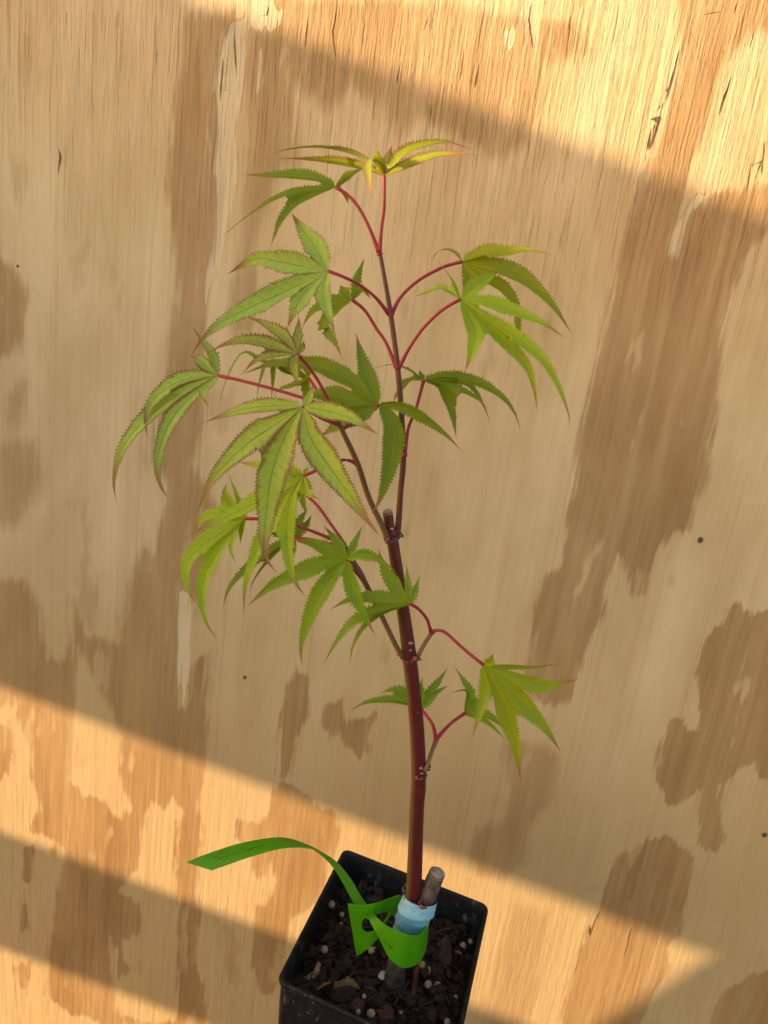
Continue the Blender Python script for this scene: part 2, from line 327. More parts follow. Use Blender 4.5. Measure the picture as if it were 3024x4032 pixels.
STREAK = [  # cracks and torn grain (px polyline, half width px)
 ([(2680,180),(2640,340),(2590,500),(2560,600)],8),([(2600,420),(2570,520),(2545,600)],9),([(2560,480),(2540,640)],5),([(2880,300),(2830,460)],7),([(2810,60),(2790,30)],6),
 ([(2095,0),(2085,80),(2100,190)],6),([(1330,20),(1310,130),(1325,230)],5),([(1215,60),(1200,200)],4),([(1690,60),(1670,120)],4),([(1890,250),(1870,350)],5),([(1580,240),(1560,340)],4),
 ([(230,580),(240,620),(230,690)],4),([(620,180),(615,260)],3),([(925,110),(930,300)],4),([(880,220),(870,400)],4),([(2960,640),(2940,760)],5),([(3010,560),(3000,700)],5),([(2360,3590),(2320,3690)],6),([(2490,3640),(2450,3800)],4),([(2300,3700),(2260,3850)],3),
 ([(2905,0),(2890,60)],6),([(2975,100),(2950,200)],4),([(1060,20),(1050,70)],5),([(1700,400),(1690,520)],3),([(1830,180),(1810,330)],3),([(1440,60),(1425,220)],3),([(2250,40),(2230,240)],3),([(2440,20),(2410,200)],3),([(2520,700),(2480,900)],2),
]
SPOTS = [(2757,2126,11),(964,2667,8),(3010,3287,11),(70,1048,5)]
def build_wall():
    xs = np.unique(np.r_[np.linspace(-1.2, -.32, 24), np.arange(-.32, .42, .0026), np.linspace(.42, 1.4, 26)])
    zs = np.unique(np.r_[np.linspace(0.0, .32, 12), np.arange(.32, 1.16, .0036), np.linspace(1.16, 1.9, 24)])
    X, Z = np.meshgrid(xs, zs); P = np.stack([X.ravel(), Z.ravel()], 1)
    def segd(P, A, B):
        d = B-A; t = np.clip(((P-A)@d)/max(d@d, 1e-12), 0, 1); return np.linalg.norm(P-(A+t[:, None]*d), axis=1)
    def poly_sd(poly):
        Q = np.array([onwall(*p) for p in poly]); dist = np.full(len(P), 9.0); ins = np.zeros(len(P), bool)
        for i in range(len(Q)):
            A, B = Q[i], Q[(i+1) % len(Q)]; dist = np.minimum(dist, segd(P, A, B))
            c = ((A[1] > P[:, 1]) != (B[1] > P[:, 1])); dz = B[1]-A[1] if abs(B[1]-A[1]) > 1e-9 else 1e-9
            ins ^= c & (P[:, 0] < (B[0]-A[0])*(P[:, 1]-A[1])/dz+A[0])
        return np.where(ins, dist, -dist)
    def field(polys): return np.clip(np.max([poly_sd(p) for p in polys], axis=0), -.02, .02)
    sd = np.full(len(P), -.03); pst = np.ones(len(P))
    for ip, poly in enumerate(DARK):
        v = poly_sd(poly); up_ = v > sd; sd = np.maximum(sd, v); pst[up_] = STR.get(ip, .95)
    sd = np.clip(sd, -.02, .02)
    torn = field(TORN)
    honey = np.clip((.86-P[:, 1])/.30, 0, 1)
    x0, x1, z0, z1 = -.26, .345, .37, 1.10
    out = np.maximum.reduce([x0-P[:, 0], P[:, 0]-x1, z0-P[:, 1], P[:, 1]-z1])
    for i in np.nonzero(out > -.02)[0]:
        nz = noise.noise(Vector((P[i, 0]*11, 3.3, P[i, 1]*2.6)))*.05
        k = min(1, max(0, (out[i]+.02)/.03)); sd[i] = sd[i]*(1-k)+k*max(-.02, min(.02, nz))
    best = np.full(len(P), .012); crs = np.full(len(P), .02); crw = np.zeros(len(P))
    for pts, hw in STREAK:
        Q = np.array([onwall(*p) for p in pts]); r = hw*.00013; Q = Q[np.argsort(Q[:, 1])]
        zz = P[:, 1]; xc = np.interp(zz, Q[:, 1], Q[:, 0]); sg = P[:, 0]-xc
        t = (zz-Q[0, 1])/(Q[-1, 1]-Q[0, 1]); w = r*np.sqrt(np.clip(4*t*(1-t), 0, None))*np.clip(2-np.abs(sg)/.0022, 0, 1); ok = (np.abs(sg) < best) & (t > -.3) & (t < 1.3)
        best[ok] = np.abs(sg)[ok]; crs[ok] = sg[ok]; crw[ok] = w[ok]
    wear = np.clip((P[:, 1]-.93)/.13, 0, 1)*(.55+.45*np.clip((P[:, 0]+.15)/.3, 0, 1))
    wear = np.maximum(wear, .22*np.clip((.62-P[:, 1])/.12, 0, 1))
    nx, nz = len(xs), len(zs); idx = np.arange(nx*nz).reshape(nz, nx)
    verts = np.c_[P[:, 0], np.zeros(len(P)), P[:, 1]]
    faces = np.stack([idx[:-1, :-1], idx[:-1, 1:], idx[1:, 1:], idx[1:, :-1]], -1).reshape(-1, 4).tolist()
    per = list(idx[0])+list(idx[1:, -1])+list(idx[-1, -2::-1])+list(idx[-2:0:-1, 0]); n0 = len(verts)
    bv = verts[per].copy(); bv[:, 1] = .018; verts = np.vstack([verts, bv]); n = len(per)
    for i in range(n): faces.append([per[(i+1) % n], per[i], n0+i, n0+(i+1) % n])
    faces.append([n0+i for i in range(n)][::-1])
    o = mesh_obj('plywood_wall', verts, faces, PLY, smooth=False)
    pad = lambda a, v: np.r_[a, np.full(n, v)]
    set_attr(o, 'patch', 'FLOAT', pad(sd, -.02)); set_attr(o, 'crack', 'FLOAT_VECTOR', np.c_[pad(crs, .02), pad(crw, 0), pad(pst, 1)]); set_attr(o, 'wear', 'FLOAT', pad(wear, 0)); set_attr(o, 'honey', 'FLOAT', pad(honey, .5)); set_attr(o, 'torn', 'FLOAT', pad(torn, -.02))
    tag(o, 'weathered plywood wall with pale and brown veneer figure behind the sapling', 'wall')
    # small dark nail heads and knots set in the sheet
    for px, py, r in SPOTS:
        x, z = onwall(px, py); rr = r*.00016
        vv = [(x, -.0006, z)]+[(x+rr*math.cos(a)*(1+.25*noise.noise(Vector((a, px, py)))), -.00025, z+1.15*rr*math.sin(a)) for a in np.linspace(0, 2*math.pi, 10, endpoint=False)]
        k = mesh_obj('nail_head', vv, [(0, 1+(i+1) % 10, 1+i) for i in range(10)], SPOTM, o)
SPOTM = mat_simple('iron_stain', (.06, .05, .042), (.13, .10, .075), 600, .8)
build_wall()

# slatted screen added out of view on the left: its boards throw the bands of shade on the wall
SX = -1.25
def back(px, py):
    x, z = onwall(px, py); k = (x-SX)/SA; return np.array([-k, z+SB*k])
def extend(p, q, y0, y1):
    a, b = back(*p), back(*q); m = (b[1]-a[1])/(b[0]-a[0]); return [(y0, a[1]+m*(y0-a[0])), (y1, a[1]+m*(y1-a[0]))]
def build_screen():
    root = empty('shade_screen', (SX, -.9, 0)); tag(root, 'added unseen timber screen of slanting boards that shades the wall', 'screen')
    def board(q):
        V = [(SX-.011, y, z) for y, z in q]+[(SX+.011, y, z) for y, z in q]
        mesh_obj('board', V, [(0, 1, 2, 3)[::-1], (4, 5, 6, 7)]+[(i, (i+1) % 4, 4+(i+1) % 4, 4+i) for i in range(4)], TIMBER, root, False)
    Y0, Y1 = -.10, -1.6
    T = extend((750, 0), (3024, 870), Y0, Y1); A = extend((0, 2690), (2400, 3600), Y0, Y1)
    B = extend((0, 3285), (1900, 3985), Y0, Y1); C = extend((0, 3720), (720, 3990), Y0, Y1)
    board([T[0], T[1], A[1], A[0]]); board([B[0], B[1], C[1], C[0]])
    for y in (-.16, -1.5):
        V = [(x, yy, z) for z in (0, 1.5) for x, yy in ((SX-.055, y-.022), (SX-.0115, y-.022), (SX-.0115, y+.022), (SX-.055, y+.022))]
        mesh_obj('post', V, [(3, 2, 1, 0), (4, 5, 6, 7)]+[(i, (i+1) % 4, 4+(i+1) % 4, 4+i) for i in range(4)], TIMBER, root, False)
build_screen()
def build_panel():  # unseen panel, added to end the light band along a diagonal
    PX = -.62
    def bk(px, py):
        x, z = onwall(px, py); k = (x-PX)/SA; return np.array([-k, z+SB*k])
    a, b = bk(2850, 3758), bk(2400, 4040); d = b-a; a2 = a-d*.25; g = a+d*(a[1]/-d[1])
    q = [tuple(a2), (-.95, a2[1]-.02), (-.95, 0.0), (g[0], 0.0)]
    V = [(PX-.008, y, z) for y, z in q]+[(PX+.008, y, z) for y, z in q]
    o = mesh_obj('shade_panel', [Vector(v)-Vector((PX, -.7, 0)) for v in V], [(0, 1, 2, 3)[::-1], (4, 5, 6, 7)]+[(i, (i+1) % 4, 4+(i+1) % 4, 4+i) for i in range(4)], TIMBER, None, False)
    o.location = (PX, -.7, 0); tag(o, 'added unseen timber panel whose slanted edge cuts off the light band', 'panel')
build_panel()

# ------------------------------------------------------------------ pot
ZR = CZ-.307; PH = .125; ZS = ZR-.017
CORN = [np.array(onz(*p, ZR))[:2] for p in ((1355, 3340), (1925, 3565))]+[None, np.array(onz(1090, 3860, ZR))[:2]]
CORN[2] = CORN[1]+CORN[3]-CORN[0]; PC = sum(CORN)/4
def ring(scale_mm, z, n=6, rad=.0042, taper=1.0):
    """rounded quad ring, grown by scale_mm"""
    out = []
    for i in range(4):
        p = PC+(CORN[i]-PC)*taper; a = unit(CORN[(i+1) % 4]-CORN[i]); b = unit(CORN[(i-1) % 4]-CORN[i])
        q = p-(a+b)*scale_mm; c = q+(a+b)*rad
        for k in range(n):
            t = (k/(n-1))*math.pi/2; out.append((*(c-b*0-(a*math.sin(t)+b*math.cos(t))*0-(math.cos(t)*a+math.sin(t)*b)*rad), z))
        m = out[-n:]; 
    return out
def build_pot():
    root = empty('nursery_pot', (PC[0], PC[1], ZR-PH)); tag(root, 'square black plastic nursery pot holding the sapling', 'pot')
    def loft(name, rings, mat, cap=False, parent=root):
        n = len(rings[0]); V = [v for r in rings for v in r]; Fc = []
        for i in range(len(rings)-1):
            for k in range(n): Fc.append((i*n+k, i*n+(k+1) % n, (i+1)*n+(k+1) % n, (i+1)*n+k))
        if cap: Fc.append(tuple((len(rings)-1)*n+k for k in range(n)))
        return mesh_obj(name, V, Fc, mat, parent)
    # outer side, with the shallow step below the lip, inner side
    loft('pot_wall', [ring(-.0006, ZR-.0022), ring(-.0006, ZR-.016, taper=.992), ring(-.0006, ZR-.06, taper=.95), ring(-.0006, ZR-PH+.004, taper=.90), ring(-.004, ZR-PH, taper=.90)], POT, True)
    loft('rim', [ring(-.0009, ZR-.0030), ring(0, ZR-.0028), ring(.0003, ZR-.0008), ring(0, ZR), ring(-.0012, ZR+.0001), ring(-.0017, ZR-.001), ring(-.0022, ZR-.016, taper=.993), ring(-.0022, ZR-.045, taper=.965)], POT)
    return root
build_pot()
pb = empty('wooden_post', (PC[0], PC[1], 0)); tag(pb, 'squat square timber post under the black pot', 'post')
for nm, h0, h1, s in (('shaft', 0, ZR-PH-.02, .03), ('cap', ZR-PH-.02, ZR-PH, .036)):
    V = [(PC[0]+sx*s, PC[1]+sy*s, z) for z in (h0, h1) for sx, sy in ((-1, -1), (1, -1), (1, 1), (-1, 1))]
    mesh_obj(nm, V, [(3, 2, 1, 0), (4, 5, 6, 7)]+[(i, (i+1) % 4, 4+(i+1) % 4, 4+i) for i in range(4)], TIMBER, pb, False)

# ------------------------------------------------------------------ soil and what lies on it
def inquad(u, v, s=.93):
    s -= .03*(abs(2*u-1)*abs(2*v-1))**5
    a = CORN[0]+(CORN[1]-CORN[0])*u; b = CORN[3]+(CORN[2]-CORN[3])*u; p = a+(b-a)*v; return PC+(p-PC)*s
def soil_h(x, y):
    p = Vector((x*90, y*90, 0)); return ZS+.0045*noise.noise(p)+.0025*noise.noise(p*2.7)+.0013*noise.noise(p*7)
def build_soil():
    n = 64; V = []; Fc = []
    for j in range(n):
        for i in range(n):
            x, y = inquad(i/(n-1), j/(n-1), .955); V.append((x, y, soil_h(x, y)))
    for j in range(n-1):
        for i in range(n-1): Fc.append((j*n+i, (j+1)*n+i, (j+1)*n+i+1, j*n+i+1))
    o = mesh_obj('potting_soil', V, Fc, SOIL); tag(o, 'dark brown potting soil filling the black pot', 'soil', kind='stuff')
    V, Fc = [], []
    for k in range(1100):
        x, y = inquad(random.random(), random.random(), .92); s = random.choice((.0005, .0007, .0009, .0012, .0017, .0022))*random.uniform(.7, 1.3)
        rm = Matrix.Rotation(random.uniform(0, 6.3), 3, 'Z')@Matrix.Rotation(random.uniform(-.7, .7), 3, 'X')
        v, f = blob_geo((x, y, soil_h(x, y)+s*.25), s*random.uniform(.9, 2.8), s, s*random.uniform(.3, .8), k, .5, 1, rm)
        Fc += [tuple(i+len(V) for i in t) for t in f]; V += v
    tag(mesh_obj('soil_crumbs', V, Fc, CRUMB, smooth=False), 'loose brown crumbs and bark bits over the soil', 'crumbs', kind='stuff')
    V, Fc = [], []
    for k in range(230):
        x, y = inquad(random.random(), random.random(), .86); a = random.uniform(0, 6.3); L = random.uniform(.003, .011); pts = []
        for j in range(4):
            a += random.uniform(-.22, .22); x2, y2 = x+math.cos(a)*L*j/3, y+math.sin(a)*L*j/3
            pts.append((x2, y2, soil_h(x2, y2)+.0008+random.uniform(0, .0015)))
        v, f, _ = tube_geo(pts, [random.uniform(.0001, .00026)]*4, n=8, sides=5, cap=False)
        Fc += [tuple(i+len(V) for i in t) for t in f]; V += v
    tag(mesh_obj('root_fibres', V, Fc, FIBRE), 'thin brown root fibres lying across the soil', 'fibres', kind='stuff')
build_soil()
zF = lambda x, y: (700+.7836*x, 3200+.7836*y)
def ground_pt(x, y):
    p = onz(*zF(x, y), ZS); return Vector((p.x, p.y, soil_h(p.x, p.y)))
for i, (x, y, r) in enumerate([(785,385,15),(770,470,19),(825,505,14),(845,540,12),(735,693,20),(967,727,17),(1222,790,18),(1255,800,20),(1258,865,20),(1432,678,18),(1470,655,14),(1122,995,18),(968,1030,22),(1355,1055,18),(905,1010,14),(1395,938,13),(935,938,13)]):
    p = ground_pt(x, y); rr = r*.7836*pxm(p); v, f = blob_geo((0, 0, 0), rr, rr, rr, i, .06, 3)
    o = mesh_obj('fertilizer_pellet', v, f, PRILL); o.location = p+Vector((0, 0, rr*.75)); tag(o, 'small round tan fertilizer pellet lying on the dark soil', 'pellet', 'fertilizer pellets on the soil')
for i, (x, y, a, b) in enumerate([(890,303,24,32),(1025,838,20,26),(820,570,9,10),(983,690,11,9),(1305,865,16,13),(1312,672,10,12),(1370,640,8,8),(640,830,13,13)]):
    p = ground_pt(x, y); k = .7836*pxm(p); v, f = blob_geo((0, 0, 0), a*k, b*k, min(a, b)*k*.8, i+40, .45, 2)
    o = mesh_obj('perlite_grain', v, f, PERL, smooth=False); o.location = p+Vector((0, 0, a*k*.5)); tag(o, 'rough whitish perlite grain on the dark soil', 'perlite', 'perlite grains on the soil')
def chip(name, pts, thick, mat, label, cat='bark chip', lift=.0016, tilt=.0):
    P = [ground_pt(*p) for p in pts]; c = sum(P, Vector())/len(P); Q = []
    for i, q in enumerate(P):
        nx = P[(i+1) % len(P)]
        for t in (0, .33, .66):
            w = q.lerp(nx, t); k = 1+.10*noise.noise(w*900); Q.append(Vector((c.x+(w.x-c.x)*k, c.y+(w.y-c.y)*k, 0)))
    n = len(Q); zc = soil_h(c.x, c.y)+lift; V = []; Fc = []
    rx, ry = random.uniform(-.25, .25), random.uniform(-.15, .3)
    for sc, hh in ((.96, -1.6), (1.0, .15), (.86, .62), (.6, .85), (.3, 1.0)):
        for q in Q:
            x, y = (q.x-c.x)*sc, (q.y-c.y)*sc; V.append(Vector((x, y, zc-c.z+thick*hh*.7+x*rx+y*ry+thick*.55*noise.noise(Vector((x, y, c.x))*450)*(hh > 0))))
    V.append(Vector((0, 0, zc-c.z+thick*.75)))
    for r in range(4):
        for i in range(n): Fc.append((r*n+i, r*n+(i+1) % n, (r+1)*n+(i+1) % n, (r+1)*n+i))
    Fc += [(4*n+i, 4*n+(i+1) % n, 5*n) for i in range(n)]
    o = mesh_obj(name, V, Fc, mat, smooth=True); o.location = c; tag(o, label, cat)
chip('bark_chip', [(775,930),(780,860),(815,845),(850,825),(885,845),(900,880),(915,905),(860,925),(810,945)], .0022, CHIPS[0], 'tan three cornered bark chip on the soil')
chip('bark_chip', [(630,860),(640,830),(680,800),(700,760),(718,770),(712,815),(690,850),(650,888)], .002, CHIPS[3], 'pale curled splinter of bark by the pot corner', lift=.002)
chip('bark_chip', [(1010,350),(1040,330),(1085,345),(1112,385),(1095,405),(1050,395)], .003, CHIPS[1], 'dark oval bark chip at the back of the pot')
chip('bark_chip', [(1310,680),(1345,650),(1372,700),(1375,765),(1345,790),(1312,750)], .002, CHIPS[1], 'dark brown bark chip beside the right pot wall')
chip('bark_chip', [(1170,940),(1175,860),(1195,770),(1215,770),(1205,850),(1192,930)], .0024, CHIPS[2], 'long red brown bark strip in front of the green tag')
chip('bark_chip', [(850,960),(890,930),(940,950),(925,1000),(880,1010)], .0022, CHIPS[2], 'red brown bark chip behind the front pot wall')
chip('bark_chip', [(990,1010),(1050,965),(1090,1000),(1080,1050),(1020,1060)], .0022, CHIPS[2], 'broad rusty bark chip near a tan pellet')
chip('bark_chip', [(930,430),(980,410),(1040,425),(1010,450),(950,450)], .002, CHIPS[1], 'flat dark bark chip behind the green tag')
chip('bark_chip', [(1050,800),(1100,780),(1150,800),(1140,850),(1080,850)], .0022, CHIPS[1], 'brown bark chip against the foot of the trunk')
def stick(p, q, r, mat, label):
    a, b = ground_pt(*p), ground_pt(*q); k = pxm(a)*.7836; c = (a+b)/2; L = (b-a)
    V, Fc, _ = tube_geo([-L/2+Vector((0, 0, .0022)), Vector((0, 0, .0032)), L/2+Vector((0, 0, .0028))], [r*k*.8, r*k, r*k*.7], n=10, sides=7, lump=.5)
    o = mesh_obj('wood_splinter', V, Fc, mat); o.location = c; tag(o, label, 'splinter')
stick((905,405), (955,315), 10, CHIPS[2], 'brown wood splinter behind the leaning green tag')
stick((695,915), (765,880), 7, CHIPS[4], 'orange brown wood splinter along the front wall')
stick((1270,632), (1380,620), 6, CHIPS[1], 'thin dark splinter right of the blue tape')
stick((1390,720), (1420,735), 8, CHIPS[4], 'short rusty splinter below the right pellets')
stick((525,825), (575,850), 7, CHIPS[2], 'brown curled splinter in the front left corner')
stick((1085,960), (1170,850), 5, FIBRE, 'slender dark root piece near the trunk foot')
stick((1000,925), (930,915), 5, FIBRE, 'grey brown root piece beside the tan chip')

# ------------------------------------------------------------------ sapling
TB = at(1575, 3850, 0)
tree = empty('maple_sapling', (TB.x, TB.y, ZS)); tag(tree, 'young grafted maple with red stem and lobed green leaves in a pot', 'sapling')
def wood(name, pts, radpx, mat, **kw):
    P = [at(*p) for p in pts]; r = [q*pxm(p) for q, p in zip(radpx, P)]
    return tube(name, P, r, mat, tree, **kw)
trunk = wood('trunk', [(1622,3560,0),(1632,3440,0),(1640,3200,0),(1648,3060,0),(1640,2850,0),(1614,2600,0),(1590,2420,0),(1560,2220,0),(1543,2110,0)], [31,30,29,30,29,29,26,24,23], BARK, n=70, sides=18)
stub = wood('cut_stub', [(1543,2112,0),(1534,2070,0),(1526,2016,0)], [22,20,20], BARK, n=10, sides=14)
def disc(name, c, ax, r, mat, parent):
    ax = Vector(ax).normalized(); e1 = ax.orthogonal().normalized(); e2 = ax.cross(e1); c = Vector(c)
    V = [c+ax*.0006]+[c+ax*.0004+(math.cos(a)*e1+math.sin(a)*e2)*(r*.8) for a in np.linspace(0, 2*math.pi, 16, endpoint=False).tolist()]+[c-ax*.0012+(math.cos(a)*e1+math.sin(a)*e2)*r for a in np.linspace(0, 2*math.pi, 16, endpoint=False).tolist()]
    Fc = [(0, 1+i, 1+(i+1) % 16) for i in range(16)]+[(1+i, 17+i, 17+(i+1) % 16, 1+(i+1) % 16) for i in range(16)]
    o = mesh_obj(name, V, Fc, mat); o.parent = parent
    o.matrix_parent_inverse = Matrix.Translation(tree.location).inverted() if parent is tree else parent.matrix_parent_inverse.inverted() @ Matrix.Translation(tree.location).inverted()
    return o
a0, a1 = at(1534, 2070), at(1526, 2012); disc('cut_face', a1, a1-a0, 20.5*pxm(a1), CUT, tree)
root_p = [(1552,3870,-.1),(1560,3800,-.1),(1580,3740,-.1),(1600,3660,0)]
wood('rootstock', root_p, [42,37,40,48], ROOTM, n=20, sides=16, lump=.12)
rs = wood('rootstock_stub', [(1648,3600,.1),(1678,3540,.1),(1722,3436,.1)], [40,36,32], STUBM, n=16, sides=16, lump=.1)
a0, a1 = at(1678, 3540, .1), at(1723, 3434, .1); disc('cut_face', a1, a1-a0, 33*pxm(a1), CUT, tree)
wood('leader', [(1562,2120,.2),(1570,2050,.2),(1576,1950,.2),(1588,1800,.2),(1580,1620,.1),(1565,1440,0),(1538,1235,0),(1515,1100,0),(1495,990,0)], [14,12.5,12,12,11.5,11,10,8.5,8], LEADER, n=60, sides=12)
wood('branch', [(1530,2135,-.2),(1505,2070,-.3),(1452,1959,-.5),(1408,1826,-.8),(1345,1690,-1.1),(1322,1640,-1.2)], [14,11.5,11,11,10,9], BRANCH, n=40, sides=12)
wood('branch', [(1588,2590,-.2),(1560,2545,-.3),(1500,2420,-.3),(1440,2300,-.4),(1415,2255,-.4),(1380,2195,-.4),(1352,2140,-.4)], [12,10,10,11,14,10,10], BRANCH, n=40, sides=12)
wood('branch', [(1640,2600,-.2),(1650,2575,-.1),(1672,2535,0),(1701,2490,0)], [11,9,8,9], TWIG, n=16, sides=10)
wood('branch', [(1670,3035,-.2),(1684,3010,-.1),(1700,2960,.2),(1718,2912,.4)], [11,9,8,10], TWIG, n=16, sides=10)
# nodes: swollen rings of old bud scales
def node(px, py, d, r, k=9, seed=0, red=0):
    rnd = random.Random(seed); p = at(px, py, d); s = pxm(p); V, Fc = [], []
    for i in range(k):
        a = 6.28*i/k+rnd.uniform(-.3, .3); c = p+Vector((math.cos(a)*r*s, math.sin(a)*r*s, rnd.uniform(-5, 6)*s))
        rm = Matrix.Rotation(a, 3, 'Z')@Matrix.Rotation(rnd.uniform(-.5, .5), 3, 'Y')
        v, f = blob_geo(c, 5*s*rnd.uniform(.7, 1.3), 8*s*rnd.uniform(.6, 1.2), 7*s*rnd.uniform(.6, 1.3), seed+i, .6, 1, rm)
        Fc += [tuple(j+len(V) for j in t) for t in f]; V += v
    o = mesh_obj('bud_scale_ring', V, Fc, SCALE, tree)
    for i in range(red):
        a = -2.0+i*.9; c = p+Vector((math.cos(a)*(r+3)*s, math.sin(a)*(r+3)*s, 3*s)); v, f = blob_geo(c, 6*s, 6*s, 10*s, i, .2, 2); mesh_obj('bud', v, f, BUD, tree)
node(1652,3050,0,27,12,1,1); node(1684,3022,0,10,6,2,0); node(1612,2596,0,28,10,3,0); node(1642,2590,-.4,14,8,4,1); node(1576,2572,-.2,10,7,5,1); node(1533,2125,-.3,17,10,6,1); node(1576,2108,.1,11,7,7,0); node(1545,2120,0,22,8,8,0)
node(1622,3535,-.1,27,9,9,0); node(1665,3560,-.6,16,8,10,1); node(1600,3500,0,14,6,11,0)
for px, py, r in ((1408,1828,9),(1541,1236,9),(1566,1446,10),(1496,1000,8),(1592,1790,9),(1430,2278,7),(1703,2488,7),(1718,2910,7),(1352,2143,7)):
    p = at(px, py, -.5 if px == 1408 else (-.4 if px < 1440 and py > 2000 else 0)); s = pxm(p); v, f = blob_geo(p, r*1.5*s, r*1.5*s, r*1.25*s, px, .2, 2); mesh_obj('leaf_node', v, f, PETI if px not in (1408,) else BRANCH, tree)
    set_attr(bpy.data.objects[-1] if False else COL.objects[-1], 'side', 'FLOAT', [0.0]*len(v))
for px, py, r in ((1612,2520,10),(1611,2547,6),(1652,3008,9),(1655,3028,6),(1539,2073,7),(1640,2790,3)):   # pale lenticels
    p = at(px, py, 0); s = pxm(p); tr = 28*s; q = p+Vector((0.2*tr, -.98*tr, 0)); v, f = blob_geo(q, r*s, r*.4*s, r*.7*s, px, .2, 2); mesh_obj('lenticel', v, f, CUT, tree)

# graft tape: three overlapping turns
def build_tape():
    lo, hi = np.array(at(1592, 3705, -.05)), np.array(at(1655, 3540, 0)); ax = hi-lo; L = np.linalg.norm(ax); ax /= L
    s = pxm(lo); e1 = np.array([1., 0, 0]); e1 -= (e1@ax)*ax; e1 = unit(e1); e2 = np.cross(ax, e1); V, Fc = [], []
    root = None; sides = 40
    for j, (t0, t1, r0, r1, tilt) in enumerate(((-.2, .50, 59, 60, -.05), (.40, .80, 66, 62, -.02), (.70, 1.04, 70.5, 64, .05))):
        V, Fc = [], []; n = 12
        for i in range(n):
            t = t0+(t1-t0)*i/(n-1); r = (r0+(r1-r0)*i/(n-1))*s
            if i == 0: r *= .96
            if i == 1: r *= 1.01
            for k in range(sides):
                a = 2*math.pi*k/sides; c = lo+ax*L*(t+tilt*math.cos(a+.6)*(1-.0*i)); wob = 1+.012*noise.noise(Vector((math.cos(a)*3, math.sin(a)*3, t*9+j)))
                V.append(c+r*wob*(math.cos(a)*e1*1.02+math.sin(a)*e2*.80))
        for i in range(n-1):
            for k in range(sides): Fc.append((i*sides+k, i*sides+(k+1) % sides, (i+1)*sides+(k+1) % sides, (i+1)*sides+k))
        mesh_obj('graft_tape', V, Fc, TAPES[j], tree)
build_tape()

